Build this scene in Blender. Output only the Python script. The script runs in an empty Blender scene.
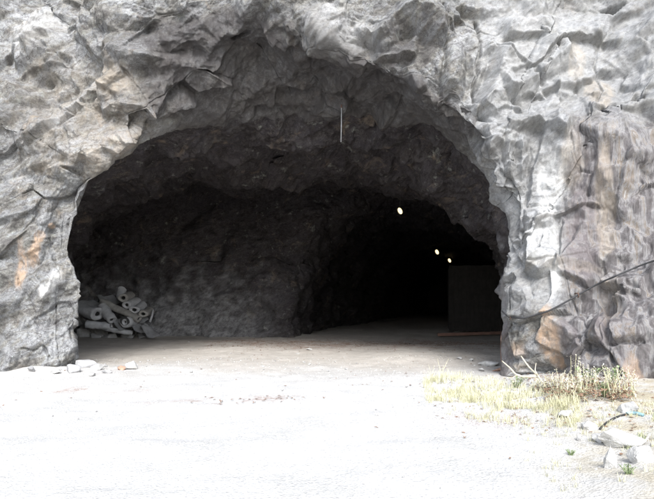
import bpy, bmesh, math, random
import numpy as np
from mathutils import Vector, Matrix

random.seed(7)
rng = np.random.default_rng(7)
scene = bpy.context.scene
COL = scene.collection
F, CX, HY, EYE = 600.0, 327.0, 300.0, 1.6      # lens in photo pixels, picture centre, horizon row, eye height


def W(px, py, d):                               # a point seen at (px, py), d metres ahead
    return ((px - CX) / F * d, d, EYE + (HY - py) / F * d)


# ------------------------------------------------------------------ noise
def _hash(ix, iy, iz, seed):
    h = (ix.astype(np.uint32) * np.uint32(374761393) + iy.astype(np.uint32) * np.uint32(668265263)
         + iz.astype(np.uint32) * np.uint32(2147483647) + np.uint32(seed * 7919 + 13))
    h = (h ^ (h >> np.uint32(13))) * np.uint32(1274126177)
    h = (h ^ (h >> np.uint32(16))) * np.uint32(2246822519)
    return h ^ (h >> np.uint32(15))


def _u(h):
    return (h & np.uint32(0xFFFFFF)).astype(np.float32) / np.float32(0xFFFFFF)


def vnoise(p, seed=0):
    i = np.floor(p).astype(np.int64)
    f = (p - i).astype(np.float32)
    f = f * f * f * (f * (f * 6 - 15) + 10)
    ix, iy, iz = i[:, 0], i[:, 1], i[:, 2]
    r = 0
    for dx in (0, 1):
        wx = f[:, 0] if dx else 1 - f[:, 0]
        for dy in (0, 1):
            wy = f[:, 1] if dy else 1 - f[:, 1]
            for dz in (0, 1):
                wz = f[:, 2] if dz else 1 - f[:, 2]
                r = r + _u(_hash(ix + dx, iy + dy, iz + dz, seed)) * wx * wy * wz
    return r * 2 - 1


def fbm(p, octaves=4, seed=0, gain=0.5, lac=2.03):
    a, s, out = 1.0, 1.0, 0
    for k in range(octaves):
        out = out + a * vnoise(p * s + 17.3 * k, seed + k)
        a *= gain
        s *= lac
    return out


def planar(p, seed=0):
    """noise made of flat facets meeting in straight sharp edges: linear over the tetrahedra of a skewed lattice"""
    p = p + (p.sum(1) / 3.0)[:, None]
    i = np.floor(p).astype(np.int64)
    f = (p - i).astype(np.float32)
    o = np.argsort(-f, axis=1)
    fs = np.take_along_axis(f, o, 1)
    w = (1 - fs[:, 0], fs[:, 0] - fs[:, 1], fs[:, 1] - fs[:, 2], fs[:, 2])
    c = i.copy()
    ar = np.arange(len(p))
    out = w[0] * _u(_hash(c[:, 0], c[:, 1], c[:, 2], seed))
    for k in range(3):
        c[ar, o[:, k]] += 1
        out = out + w[k + 1] * _u(_hash(c[:, 0], c[:, 1], c[:, 2], seed))
    return out * 2 - 1


def turn(p, a, b):
    ca_, sa_, cb_, sb_ = math.cos(a), math.sin(a), math.cos(b), math.sin(b)
    A1 = np.array([[ca_, 0, sa_], [0, 1, 0], [-sa_, 0, ca_]])
    B1 = np.array([[cb_, -sb_, 0], [sb_, cb_, 0], [0, 0, 1]])
    return p @ (A1 @ B1).T


def ridged(p, octaves=4, seed=0):
    a, s, out = 1.0, 1.0, 0
    for k in range(octaves):
        out = out + a * (1 - 2 * np.abs(vnoise(p * s + 9.1 * k, seed + k)))
        a *= 0.5
        s *= 2.1
    return out


def facets(p, seed, tilt=1.0, step=0.5):
    """Height of a broken rock face: every cell is its own tilted plane. Also returns F2-F1 (0 on joints)."""
    i = np.floor(p).astype(np.int64)
    n = len(p)
    b1 = np.full(n, 1e9, np.float32)
    b2 = np.full(n, 1e9, np.float32)
    c1 = np.zeros((n, 3), np.float32)
    h1 = np.zeros(n, np.uint32)
    p = p.astype(np.float32)
    for dx in (-1, 0, 1):
        for dy in (-1, 0, 1):
            for dz in (-1, 0, 1):
                cx, cy, cz = i[:, 0] + dx, i[:, 1] + dy, i[:, 2] + dz
                h = _hash(cx, cy, cz, seed)
                c = np.stack([cx + _u(h), cy + _u(h * np.uint32(747796405) + np.uint32(1)),
                              cz + _u(h * np.uint32(277803737) + np.uint32(7))], 1).astype(np.float32)
                d = ((p - c) ** 2).sum(1)
                m = d < b1
                b2 = np.where(m, b1, np.minimum(b2, d))
                b1 = np.where(m, d, b1)
                c1[m] = c[m]
                h1[m] = h[m]
    g = np.stack([_u(h1 * np.uint32(1664525) + np.uint32(k * 977 + 5)) * 2 - 1 for k in range(3)], 1)
    off = _u(h1 * np.uint32(22695477) + np.uint32(3)) * 2 - 1
    return (g * (p - c1)).sum(1) * tilt + off * step, np.sqrt(b2) - np.sqrt(b1)


def sstep(a, b, x):
    t = np.clip((x - a) / (b - a), 0, 1)
    return t * t * (3 - 2 * t)


def pchip(xs, ys, x):
    """monotone cubic through rows ys[(n, ...)] at xs, evaluated at x"""
    xs, ys, x = np.asarray(xs, float), np.asarray(ys, float), np.asarray(x, float)
    h = np.diff(xs)
    hh = h.reshape(-1, *([1] * (ys.ndim - 1)))
    dl = np.diff(ys, axis=0) / hh
    m = np.zeros_like(ys)
    m[0], m[-1] = dl[0], dl[-1]
    w1 = (2 * hh[1:] + hh[:-1])
    w2 = (hh[1:] + 2 * hh[:-1])
    same = dl[:-1] * dl[1:] > 0
    with np.errstate(divide='ignore', invalid='ignore'):
        hm = (w1 + w2) / (w1 / dl[:-1] + w2 / dl[1:])
    m[1:-1] = np.where(same, hm, (dl[:-1] + dl[1:]) * 0.12)
    k = np.clip(np.searchsorted(xs, x, side='right') - 1, 0, len(xs) - 2)
    t = (x - xs[k]) / h[k]
    t = t.reshape(-1, *([1] * (ys.ndim - 1)))
    hk = hh[k]
    return ((2 * t**3 - 3 * t**2 + 1) * ys[k] + (t**3 - 2 * t**2 + t) * hk * m[k]
            + (-2 * t**3 + 3 * t**2) * ys[k + 1] + (t**3 - t**2) * hk * m[k + 1])


# ------------------------------------------------------------------ object helpers
def tag(o, label=None, cat=None, group=None, kind=None):
    if label:
        o['label'] = label
    if cat:
        o['category'] = cat
    if group:
        o['group'] = group
    if kind:
        o['kind'] = kind
    return o


def empty(name, loc, label, cat, group=None, rz=0.0):
    o = bpy.data.objects.new(name, None)
    o.empty_display_size = 0.2
    o.location = loc
    o.rotation_euler = (0, 0, rz)
    COL.objects.link(o)
    return tag(o, label, cat, group)


def link_bm(name, bm, mat, parent=None, smooth=True):
    bmesh.ops.recalc_face_normals(bm, faces=bm.faces)
    me = bpy.data.meshes.new(name)
    bm.to_mesh(me)
    bm.free()
    return link_me(name, me, mat, parent, smooth)


def link_me(name, me, mat, parent=None, smooth=True):
    me.materials.append(mat)
    if smooth:
        me.polygons.foreach_set('use_smooth', np.ones(len(me.polygons), bool))
    o = bpy.data.objects.new(name, me)
    COL.objects.link(o)
    if parent:
        o.parent = parent
    return o


def grid_mesh(name, P):
    """P: (rows, cols, 3) -> quad mesh"""
    R, S = P.shape[:2]
    me = bpy.data.meshes.new(name)
    me.vertices.add(R * S)
    me.vertices.foreach_set('co', P.reshape(-1).astype(np.float32))
    a = (np.arange(R - 1)[:, None] * S + np.arange(S - 1)[None, :]).reshape(-1)
    q = np.stack([a, a + 1, a + S + 1, a + S], 1).astype(np.int32)
    me.loops.add(q.size)
    me.loops.foreach_set('vertex_index', q.reshape(-1))
    me.polygons.add(len(q))
    me.polygons.foreach_set('loop_start', np.arange(0, q.size, 4, dtype=np.int32))
    me.update(calc_edges=True)
    return me


def raw_mesh(name, V, Fc):
    me = bpy.data.meshes.new(name)
    me.from_pydata([tuple(v) for v in V], [], [tuple(f) for f in Fc])
    me.update()
    return me


def tube(bm, pts, rad, seg=8, cap=True):
    """tube through pts; rad is a number or one per point"""
    pts = [Vector(p) for p in pts]
    if not hasattr(rad, '__len__'):
        rad = [rad] * len(pts)
    rings, up = [], None
    for i, p in enumerate(pts):
        t = (pts[min(i + 1, len(pts) - 1)] - pts[max(i - 1, 0)]).normalized()
        if up is None:
            up = t.orthogonal().normalized()
        u = (up - t * up.dot(t)).normalized()
        up = u
        v = t.cross(u)
        rings.append([bm.verts.new(p + (u * math.cos(a) + v * math.sin(a)) * rad[i])
                      for a in (2 * math.pi * k / seg for k in range(seg))])
    for r0, r1 in zip(rings, rings[1:]):
        for k in range(seg):
            bm.faces.new((r0[k], r0[(k + 1) % seg], r1[(k + 1) % seg], r1[k]))
    if cap:
        bm.faces.new(rings[0][::-1])
        bm.faces.new(rings[-1])
    return rings


def box(bm, c, s, rot=None, bevel=0.0):
    m = Matrix.Translation(c) @ (rot.to_4x4() if rot else Matrix.Identity(4)) @ Matrix.Diagonal((*s, 1))
    r = bmesh.ops.create_cube(bm, size=1, matrix=m)
    if bevel:
        es = list({e for v in r['verts'] for e in v.link_edges})
        bmesh.ops.bevel(bm, geom=es, offset=bevel, segments=2, affect='EDGES')


# ------------------------------------------------------------------ materials
class Mat:
    def __init__(s, name, rough=0.9, spec=0.3):
        s.m = bpy.data.materials.new(name)
        s.m.use_nodes = True
        s.t = s.m.node_tree
        s.b = s.t.nodes['Principled BSDF']
        s.b.inputs['Roughness'].default_value = rough
        s.b.inputs['Specular IOR Level'].default_value = spec
        s.geo = s.n('ShaderNodeNewGeometry')

    def n(s, typ, **kw):
        n = s.t.nodes.new(typ)
        for k, v in kw.items():
            setattr(n, k, v)
        return n

    def l(s, a, b):
        s.t.links.new(a, b)

    def pos(s, scale=(1, 1, 1), rot=(0, 0, 0), obj=False):
        mp = s.n('ShaderNodeMapping')
        mp.inputs['Scale'].default_value = scale
        mp.inputs['Rotation'].default_value = rot
        if obj:
            s.l(s.n('ShaderNodeTexCoord').outputs['Object'], mp.inputs['Vector'])
        else:
            s.l(s.geo.outputs['Position'], mp.inputs['Vector'])
        return mp.outputs['Vector']

    def dip(s, scale, ang=0.55):
        """position turned into the dip of the bedding, then stretched along it"""
        mp = s.n('ShaderNodeMapping')
        mp.inputs['Scale'].default_value = scale
        s.l(s.pos((1, 1, 1), (0.2, ang, 0.1)), mp.inputs['Vector'])
        return mp.outputs['Vector']

    def noise(s, scale, vec=None, detail=6, rough=0.6, dist=0.0):
        n = s.n('ShaderNodeTexNoise')
        n.inputs['Scale'].default_value = scale
        n.inputs['Detail'].default_value = detail
        n.inputs['Roughness'].default_value = rough
        n.inputs['Distortion'].default_value = dist
        s.l(vec if vec is not None else s.pos(), n.inputs['Vector'])
        return n.outputs['Fac']

    def voro(s, scale, vec=None, feature='F1', out='Distance'):
        n = s.n('ShaderNodeTexVoronoi', feature=feature)
        n.inputs['Scale'].default_value = scale
        s.l(vec if vec is not None else s.pos(), n.inputs['Vector'])
        return n.outputs[out]

    def ramp(s, fac, stops):
        r = s.n('ShaderNodeValToRGB')
        e = r.color_ramp.elements
        while len(e) > 1:
            e.remove(e[-1])
        for k, (p, c) in enumerate(stops):
            el = e[0] if k == 0 else e.new(p)
            el.position = p
            c = (c, c, c) if isinstance(c, (int, float)) else c
            el.color = (*c, 1)
        s.l(fac, r.inputs['Fac'])
        return r.outputs['Color']

    def mix(s, fac, a, b, mode='MIX'):
        m = s.n('ShaderNodeMix', data_type='RGBA', blend_type=mode)
        for inp, v in ((m.inputs[0], fac), (m.inputs[6], a), (m.inputs[7], b)):
            if isinstance(v, (int, float)):
                inp.default_value = v
            elif isinstance(v, tuple):
                inp.default_value = (*v, 1)
            else:
                s.l(v, inp)
        return m.outputs[2]

    def math(s, op, a, b=None):
        m = s.n('ShaderNodeMath', operation=op)
        for inp, v in zip(m.inputs, (a, b)):
            if v is None:
                continue
            if isinstance(v, (int, float)):
                inp.default_value = v
            else:
                s.l(v, inp)
        return m.outputs[0]

    def attr(s, name):
        a = s.n('ShaderNodeAttribute', attribute_name=name)
        return a.outputs['Fac']

    def bump(s, h, strength=0.5, dist=0.02, prev=None):
        b = s.n('ShaderNodeBump')
        b.inputs['Strength'].default_value = strength
        b.inputs['Distance'].default_value = dist
        s.l(h, b.inputs['Height'])
        if prev is not None:
            s.l(prev, b.inputs['Normal'])
        s.l(b.outputs['Normal'], s.b.inputs['Normal'])
        return b.outputs['Normal']

    def color(s, c):
        if isinstance(c, tuple):
            s.b.inputs['Base Color'].default_value = (*c, 1)
        else:
            s.l(c, s.b.inputs['Base Color'])


def speckled(name, c1, c2, scale=8.0, rough=0.85, bump=0.3, bdist=0.01, obj=True):
    m = Mat(name, rough)
    v = m.pos(obj=obj)
    n = m.noise(scale, v, 8, 0.65)
    m.color(m.ramp(n, [(0.3, c1), (0.7, c2)]))
    m.bump(m.noise(scale * 5, v, 5), bump, bdist)
    return m.m


def rock_material(name, lo, mid, hi, tunnel=False):
    m = Mat(name, 0.88, 0.25)
    v = m.pos()
    warp = m.noise(0.6, v, 4)
    big = m.noise(0.55, v, 7, 0.62, 0.6)
    c = m.ramp(big, [(0.28, lo), (0.5, mid), (0.72, hi)])
    # foliation: thin bands lying along the dip of the bedding
    band = m.noise(1.0, m.dip((1.4, 1.4, 7)), 7, 0.72, 0.9)
    where = m.ramp(m.noise(0.8, m.pos((1, 1, 1)), 3), [(0.42, 0.1), (0.6, 1.0)])
    c = m.mix(m.math('MULTIPLY', m.ramp(band, [(0.46, 0.0), (0.62, 0.42)]), where), c, (0.11, 0.105, 0.105))
    fine = m.noise(26, v, 8, 0.8)
    c = m.mix(0.55, c, m.ramp(fine, [(0.40, 0.30), (0.47, 0.80), (0.54, 1.0)]), 'MULTIPLY')
    mott = m.noise(5.5, v, 8, 0.78, 0.6)
    c = m.mix(0.9, c, m.ramp(mott, [(0.34, (0.36, 0.36, 0.38)), (0.47, (0.78, 0.78, 0.79)), (0.6, (1, 1, 1))]), 'MULTIPLY')
    chips = m.noise(9, m.dip((1, 1, 1.8)), 6, 0.75)
    c = m.mix(m.ramp(chips, [(0.62, 0.0), (0.68, 0.65)]), c, (0.055, 0.05, 0.05))
    spk = m.noise(15, m.dip((1, 1, 1.5)), 5, 0.7)
    c = m.mix(m.ramp(spk, [(0.60, 0.0), (0.68, 0.4)]), c, (0.46, 0.53, 0.53) if not tunnel else (0.22, 0.21, 0.215))
    tone = m.noise(1.7, m.dip((1, 1, 2.2)), 5, 0.65, 0.7)
    c = m.mix(0.85, c, m.ramp(tone, [(0.36, (0.44, 0.41, 0.37)), (0.45, (0.80, 0.77, 0.69)), (0.53, (0.92, 0.93, 0.93)), (0.66, (1, 1, 1))]), 'MULTIPLY')
    vein = m.noise(1.6, m.dip((1, 1, 2.6), 0.35), 7, 0.62, 0.8)
    c = m.mix(m.ramp(vein, [(0.482, 0.0), (0.495, 0.75), (0.505, 0.75), (0.518, 0.0)]), c, (0.06, 0.055, 0.055))
    vein2 = m.noise(2.3, m.dip((1.6, 1, 1), -0.5), 6, 0.6, 0.5)
    c = m.mix(m.ramp(vein2, [(0.488, 0.0), (0.497, 0.6), (0.503, 0.6), (0.512, 0.0)]), c, (0.06, 0.055, 0.055))
    rust = m.noise(1.3, v, 6, 0.68, 0.8)
    c = m.mix(m.ramp(rust, [(0.58, 0.0), (0.74, 0.45)]), c, (0.25, 0.195, 0.14))
    lich = m.noise(3.1, v, 6, 0.7)
    c = m.mix(m.ramp(lich, [(0.60, 0.0), (0.72, 0.35)]), c, (0.40, 0.42, 0.37))
    if not tunnel:
        brk = m.noise(5, m.pos((1, 1, 0.4)), 8, 0.8, 0.5)
        # freshly broken, hardly weathered rock on the right
        c = m.mix(m.math('MULTIPLY', m.attr('clean'), 0.5), c, m.ramp(m.noise(5.0, m.dip((1, 1, 2.4)), 10, 0.8), [(0.38, (0.12, 0.12, 0.12)), (0.46, (0.235, 0.238, 0.24)), (0.62, (0.31, 0.313, 0.315))]))
        strk = m.noise(1.0, m.pos((6, 6, 0.7), (0, 0.1, 0)), 7, 0.7, 0.5)
        c = m.mix(m.math('MULTIPLY', m.attr('slab'), 0.85), c,
                  m.ramp(strk, [(0.39, (0.05, 0.045, 0.046)), (0.49, (0.105, 0.096, 0.098)), (0.56, (0.20, 0.196, 0.196)), (0.62, (0.13, 0.102, 0.08)), (0.72, (0.30, 0.30, 0.295))]))
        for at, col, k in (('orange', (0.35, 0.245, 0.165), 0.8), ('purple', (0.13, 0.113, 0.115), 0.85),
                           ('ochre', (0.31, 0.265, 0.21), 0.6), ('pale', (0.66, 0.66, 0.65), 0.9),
                           ('overhang_shade', (0.045, 0.041, 0.041), 0.94)):
            f = m.math('MULTIPLY', m.attr(at), m.ramp(brk, [(0.34, 0.55 if at == 'overhang_shade' else 0.0), (0.56, 1.0)]))
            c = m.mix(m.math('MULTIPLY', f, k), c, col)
    else:                                             # light reaching the lower walls, put into the colour as a paler tone
        c = m.mix(m.math('MULTIPLY', m.attr('lower_light'), m.ramp(m.noise(4, m.dip((1, 1, 2)), 9, 0.8), [(0.36, 0.1), (0.6, 0.9)])), c, (0.36, 0.365, 0.375))
    m.color(c)
    n1 = m.bump(m.noise(24, v, 9, 0.75), 0.6, 0.014)
    n2 = m.bump(band, 0.25, 0.02, n1)
    m.bump(m.noise(45, v, 6, 0.7), 0.4, 0.01, n2)
    return m.m


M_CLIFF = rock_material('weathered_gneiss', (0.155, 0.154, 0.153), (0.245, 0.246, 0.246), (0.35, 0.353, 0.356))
M_TUNNEL = rock_material('shade_toned_tunnel_rock', (0.029, 0.025, 0.028), (0.043, 0.037, 0.041), (0.066, 0.058, 0.063), True)  # rock colour lowered to carry the shade inside the tunnel

# ------------------------------------------------------------------ rock: cliff face, mouth, hall and tunnel as one loft
K = 20
rowC = [(-40, 405, 13.0), (-40, 350, 13.0), (-40, 290, 13.1), (-40, 230, 13.1), (-40, 170, 13.2), (-40, 100, 13.6), (-40, 30, 14.4),
        (20, -50, 14.9), (85, -75, 14.6), (180, -95, 13.8), (285, -85, 13.5), (380, -65, 13.6), (450, -45, 13.7), (520, -45, 13.8),
        (600, -45, 13.7), (700, -30, 13.1), (700, 80, 12.2), (700, 190, 11.4), (700, 300, 10.2), (700, 420, 9.2)]
rowR = [(58, 380, 13.6), (58, 335, 13.6), (60, 290, 13.7), (50, 250, 13.7), (58, 205, 13.7), (74, 162, 13.6), (94, 118, 13.5),
        (112, 66, 13.3), (140, 14, 13.1), (208, -16, 13.0), (285, 4, 13.05), (350, 48, 13.1), (412, 82, 13.1), (468, 114, 13.0),
        (503, 160, 12.9), (526, 210, 12.7), (527, 260, 12.55), (525, 310, 12.4), (527, 350, 12.3), (531, 402, 12.1)]
rowM = [(76, 378, 13.9), (75, 335, 13.95), (81, 292, 14.0), (70, 255, 14.0), (80, 215, 13.95), (96, 176, 13.8), (130, 145, 13.95),
        (176, 125, 14.5), (235, 116, 15.2), (300, 112, 15.6), (358, 110, 15.6), (408, 117, 15.0), (448, 136, 14.5), (480, 166, 14.1),
        (495, 200, 13.7), (507, 232, 13.3), (505, 270, 13.15), (500, 312, 13.05), (501, 350, 12.95), (503, 392, 12.9)]
rowC, rowR, rowM = [np.array([W(*c) for c in r]) for r in (rowC, rowR, rowM)]
cen = np.array([-1.2, 13.0, 0.0])
rowF = rowC.copy()
rowF[:, 0] = cen[0] + (rowC[:, 0] - cen[0]) * 4.0
rowF[:, 2] = np.where(rowC[:, 2] > 0, rowC[:, 2] * 2.6, -1.0)
rowF[:, 1] = rowC[:, 1] + np.clip(rowC[:, 2], 0, 99) * 0.55 - np.clip(np.abs(rowF[:, 0]) - 12, 0, 99) * 0.35
rowC[0, 2] = rowC[-1, 2] = -0.6
rowR[0, 2] = rowR[-1, 2] = -0.5
rowM[0, 2] = rowM[-1, 2] = -0.5


def arch(xL, xR, zc, yL, yR, yC, n=2.4):
    out = []
    for k in range(K):
        a = math.pi * (1 - k / (K - 1))
        c, s = math.cos(a), math.sin(a)
        x = (xL + xR) / 2 + (xR - xL) / 2 * math.copysign(abs(c) ** (2 / n), c)
        z = -0.5 + (zc + 0.5) * abs(s) ** (2 / n)
        u = k / (K - 1)
        y = yL * (1 - u) ** 2 + 2 * yC * u * (1 - u) + yR * u * u
        out.append((x, y, z))
    return np.array(out)


rowT = rowM.copy()                                  # the roof just behind the lip carries on from it
rowT[:, 0] = -1.0 + (rowM[:, 0] + 1.0) * 1.13
rowT[:, 2] = np.where(rowM[:, 2] > 0, rowM[:, 2] * (1 - 0.10 * np.clip(rowM[:, 2] / 6.3, 0, 1) ** 2), rowM[:, 2])
rowT[:, 1] = 17.2 + 0.4 * (rowM[:, 1] - 14)
kk = np.arange(K)
wk = (sstep(6, 9, kk) * (1 - sstep(13.5, 16.5, kk)))[:, None]
rowT = rowT * wk + arch(-8.8, 6.2, 6.2, 17, 16.3, 17.6) * (1 - wk)
rows = [rowF, rowC, rowR, rowM, rowT,
        arch(-10.6, 7.2, 6.0, 22, 20.5, 21.5), arch(-11.3, 8.2, 6.3, 26.3, 23.5, 24.2, 2.9),
        arch(-1.55, 9.2, 6.4, 25.2, 26.5, 27.2, 2.6), arch(-0.3, 10.6, 5.8, 32, 33, 33), arch(4.2, 14.5, 5.9, 48, 48, 48),
        arch(12, 22, 6, 75, 75, 75), arch(13, 21, 5.4, 79, 79, 79), np.tile([[17.0, 80.5, -0.7]], (K, 1))]
ts = [0, 1, 2, 3, 3.7, 4.5, 5.3, 6.3, 7.1, 8.2, 9.2, 9.6, 10.0]
seg = [46, 380, 230, 80, 70, 70, 130, 60, 60, 36, 10, 14]
S = 1500
tt = np.concatenate([np.linspace(ts[i], ts[i + 1], seg[i], endpoint=False) for i in range(len(seg))] + [[ts[-1]]])
rows = np.array(rows)
lenC = np.linalg.norm(np.diff(rowC, axis=0), axis=1)
lenR = np.linalg.norm(np.diff(rowR, axis=0), axis=1)
wseg = np.clip(0.5 * lenC + 0.5 * lenR, 0.5, 3.0)          # finer where the visible face fans out
spos = np.interp(np.linspace(0, 1, S), np.concatenate([[0], np.cumsum(wseg) / wseg.sum()]), np.arange(K))
us = pchip(np.arange(K), rows.transpose(1, 0, 2), spos).transpose(1, 0, 2)   # (rows, S, 3)
P = pchip(ts, us, tt)                                                                              # (T, S, 3)
T = len(tt)
rM = sum(seg[:3])                                   # row index of the mouth edge
dt, ds = np.gradient(P, axis=0), np.gradient(P, axis=1)
N = np.cross(dt, ds)
N /= np.linalg.norm(N, axis=2, keepdims=True) + 1e-9
if N[rM - 300, S // 2, 1] > 0:                       # face out of the rock
    N = -N
for _ in range(24):                                  # soften normals at the sharp turns
    N[1:-1] = (N[:-2] + N[1:-1] * 2 + N[2:]) / 4
N /= np.linalg.norm(N, axis=2, keepdims=True) + 1e-9
p = P.reshape(-1, 3)
nn = N.reshape(-1, 3)
tv = np.repeat(tt, S)
PX = CX + F * p[:, 0] / np.maximum(p[:, 1], 1.0)
PY = HY - F * (p[:, 2] - EYE) / np.maximum(p[:, 1], 1.0)
face = tv <= 3.25

wr = np.stack([planar(turn(p, 0.4 + k, 0.7 * k) * 0.9, 60 + k) for k in range(3)], 1) * 0.13
wr += np.stack([planar(turn(p, 1.4 + k, 0.3 * k) * 3.1, 64 + k) for k in range(3)], 1) * 0.02
ca, sa = math.cos(0.55), math.sin(0.55)
rot = np.array([[ca, 0, sa], [0, 1, 0], [-sa, 0, ca]])       # bedding dips down to the left
q = (p + wr) @ rot.T
right = sstep(440, 520, PX) * face
tun = sstep(2.9, 3.6, tv)
f1, e1 = facets(q * np.array([0.85, 0.9, 1.1]), 3, 0.9, 0.55)
f1 = f1 * sstep(0.0, 0.09, e1)                     # broken edges have a width
near = tv <= 6.4
P1 = planar(turn(q, 0.2, 0.5) * np.array([0.75, 0.8, 1.0]), 11)
P2 = planar(turn(q, -0.5, 1.1) * np.array([1.9, 2.0, 2.6]), 12)
P3 = planar(turn(q, 0.9, -0.4) * np.array([4.6, 5.0, 6.6]), 13)
P4 = np.zeros(len(p))
P4[near] = planar(turn(q[near], 0.1, 0.9) * np.array([11, 12, 16]), 14)
P5 = np.zeros(len(p))
P5[near] = planar(turn(q[near], -0.8, 0.2) * np.array([27, 29, 36]), 15)
lowf = fbm(p * 0.33, 3, 5)
# beds that overhang the ones below them: out at the foot of each bed, back towards its top
bedc = q[:, 2] * 0.85 + planar(turn(q, 0.0, 0.4) * np.array([0.35, 0.45, 0.2]), 57) * 0.5 + f1 * 0.5 + P2 * 0.10
bed = 1 - (bedc - np.floor(bedc))
bed = np.where(bed > 0.84, (1 - bed) / 0.16, bed / 0.84) - 0.5
bedw = sstep(-0.35, 0.35, vnoise(q * np.array([0.6, 0.8, 1.1]), 151))
left = 1 - right
disp = (lowf * (0.08 + 0.20 * tun)
        + P1 * (0.42 * right + 0.38 * left) + P2 * (0.17 * right + 0.19 * left * (1 - 0.4 * tun)) + P3 * (0.045 * right + 0.055 * left)
        + P4 * (0.012 + 0.006 * left) + P5 * 0.004 + f1 * (0.13 * right + 0.08 * left)
        + bed * bedw * (0.22 * right + 0.22 * left) * (1 - 0.75 * tun))
jn = sstep(-0.1, 0.5, vnoise(p * 0.8, 131))             # joints open only here and there
disp -= np.exp(-(e1 / 0.025) ** 2) * 0.04 * (1 - 0.4 * tun) * jn
# the mouth's outline keeps its traced shape: less of the coarse relief right at the edge
edge = np.exp(-((tv - 3.0) / 0.25) ** 2)
disp *= 1 - 0.65 * edge * (1 - sstep(190, 240, PX) * (1 - sstep(380, 430, PX)))
fade = np.ones(len(p))
fade[tv > 9.1] = 0.3
disp *= fade


# ---- single ledges, recesses and joints of the face
def poly_dist(pts, X, Y):
    """distance to a polyline, position along it (0..1), side sign"""
    best = np.full(len(X), 1e9)
    along = np.zeros(len(X))
    side = np.zeros(len(X))
    L = [math.dist(a, b) for a, b in zip(pts, pts[1:])]
    tot, run = sum(L), 0
    for (x0, y0), (x1, y1), l in zip(pts, pts[1:], L):
        ux, uy = (x1 - x0) / l, (y1 - y0) / l
        t = np.clip((X - x0) * ux + (Y - y0) * uy, 0, l)
        d = np.hypot(X - x0 - ux * t, Y - y0 - uy * t)
        m = d < best
        best[m] = d[m]
        along[m] = ((run + t) / tot)[m]
        side[m] = np.sign((X - x0) * uy - (Y - y0) * ux)[m]
        run += l
    return best, along, side


wob = np.stack([planar(turn(p, k, 0.5) * 2.4, 71 + k) * 2.2 + planar(turn(p, k + .5, 0.2) * 7, 76 + k) * 1.1 for k in (0, 1)], 1)
FX, FY = PX + wob[:, 0], PY + wob[:, 1]


def ledge(pts, hi, H, w, L=30, ends=0.12):
    xs, ys = [a for a, _ in pts], [b for _, b in pts]
    pad = max(w, L) + 12
    m = np.where(face & (PX > min(xs) - pad) & (PX < max(xs) + pad) & (PY > min(ys) - pad) & (PY < max(ys) + pad))[0]
    d, al, sd = poly_dist(pts, FX[m], FY[m])
    hs = poly_dist(pts, np.array([hi[0]]), np.array([hi[1]]))[2][0]
    d = d * sd * hs
    prof = np.where(d > 0, np.clip(1 - d / L, 0, 1), np.clip(1 + d / w, 0, 1))
    prof *= np.clip(al / ends, 0, 1) * np.clip((1 - al) / ends, 0, 1) if ends else 1
    # beyond the end points nothing
    disp[m] += 1.25 * H * prof


def step(pts, hi, H=0.10, w=1.4, L=45):
    ledge(pts, hi, H, w, L, 0.05)


def dent(cx, cy, rx, ry, H, rot=0.0, p=2.0):
    m = np.where(face & (np.abs(PX - cx) < 3 * max(rx, ry)) & (np.abs(PY - cy) < 3 * max(rx, ry)))[0]
    x, y = FX[m] - cx, FY[m] - cy
    c, s = math.cos(rot), math.sin(rot)
    r = np.hypot((x * c + y * s) / rx, (-x * s + y * c) / ry)
    disp[m] += H * np.exp(-r ** p)


def crack(pts, depth=0.12, w=1.1):
    xs, ys = [a for a, _ in pts], [b for _, b in pts]
    m = np.where(face & (PX > min(xs) - 9) & (PX < max(xs) + 9) & (PY > min(ys) - 9) & (PY < max(ys) + 9))[0]
    d, al, sd = poly_dist(pts, FX[m], FY[m])
    disp[m] -= depth * np.exp(-(d / w) ** 2)


# right-hand face
ledge([(506, 48), (499, 62), (497, 77), (490, 94), (481, 112)], (520, 80), 0.34, 10, 26)
ledge([(505, 94), (520, 87), (536, 80)], (520, 70), 0.36, 15, 22, 0.1)
ledge([(534, 80), (552, 67), (570, 52)], (545, 60), 0.34, 13, 22, 0.1)
ledge([(503, 36), (520, 35), (535, 37), (547, 41)], (525, 25), 0.16, 3.5, 26)
ledge([(497, 126), (515, 131), (530, 128), (541, 130), (553, 137), (565, 145)], (530, 118), 0.24, 6, 30)
ledge([(556, 100), (568, 94), (579, 91)], (566, 85), 0.18, 6, 18)
ledge([(531, 266), (542, 275), (552, 269), (562, 263)], (545, 255), 0.26, 9, 45, 0.06)
ledge([(526, 208), (528, 230), (529, 252), (535, 270)], (540, 240), 0.20, 4, 30)
ledge([(528, 229), (545, 224), (557, 214)], (545, 212), 0.20, 5, 26, 0.25)
ledge([(556, 271), (575, 280), (590, 285), (602, 279)], (580, 260), 0.20, 5, 70, 0.08)
ledge([(565, 215), (562, 235), (560, 270)], (580, 230), 0.10, 3, 60)
ledge([(600, 279), (620, 287), (645, 295)], (620, 275), 0.24, 6, 22)
ledge([(588, 116), (597, 114), (606, 112)], (597, 104), 0.16, 4, 12)
ledge([(590, 97), (598, 93), (606, 90)], (597, 86), 0.12, 4, 10)
ledge([(618, 74), (628, 78), (645, 80)], (630, 66), 0.1, 5, 18)
ledge([(594, 35), (606, 34), (620, 41)], (606, 26), 0.12, 3, 16)
ledge([(575, 45), (577, 65), (580, 90), (596, 140), (600, 190)], (620, 110), 0.07, 4, 60)
ledge([(634, 150), (628, 168), (622, 192), (612, 215)], (645, 190), 0.13, 4, 40)
ledge([(645, 235), (630, 248), (612, 256), (604, 268)], (615, 235), 0.16, 5, 30)
ledge([(555, 318), (565, 326), (578, 338)], (570, 345), 0.10, 4, 30)
ledge([(512, 330), (517, 348), (521, 360)], (530, 340), 0.14, 4, 24)
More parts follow.
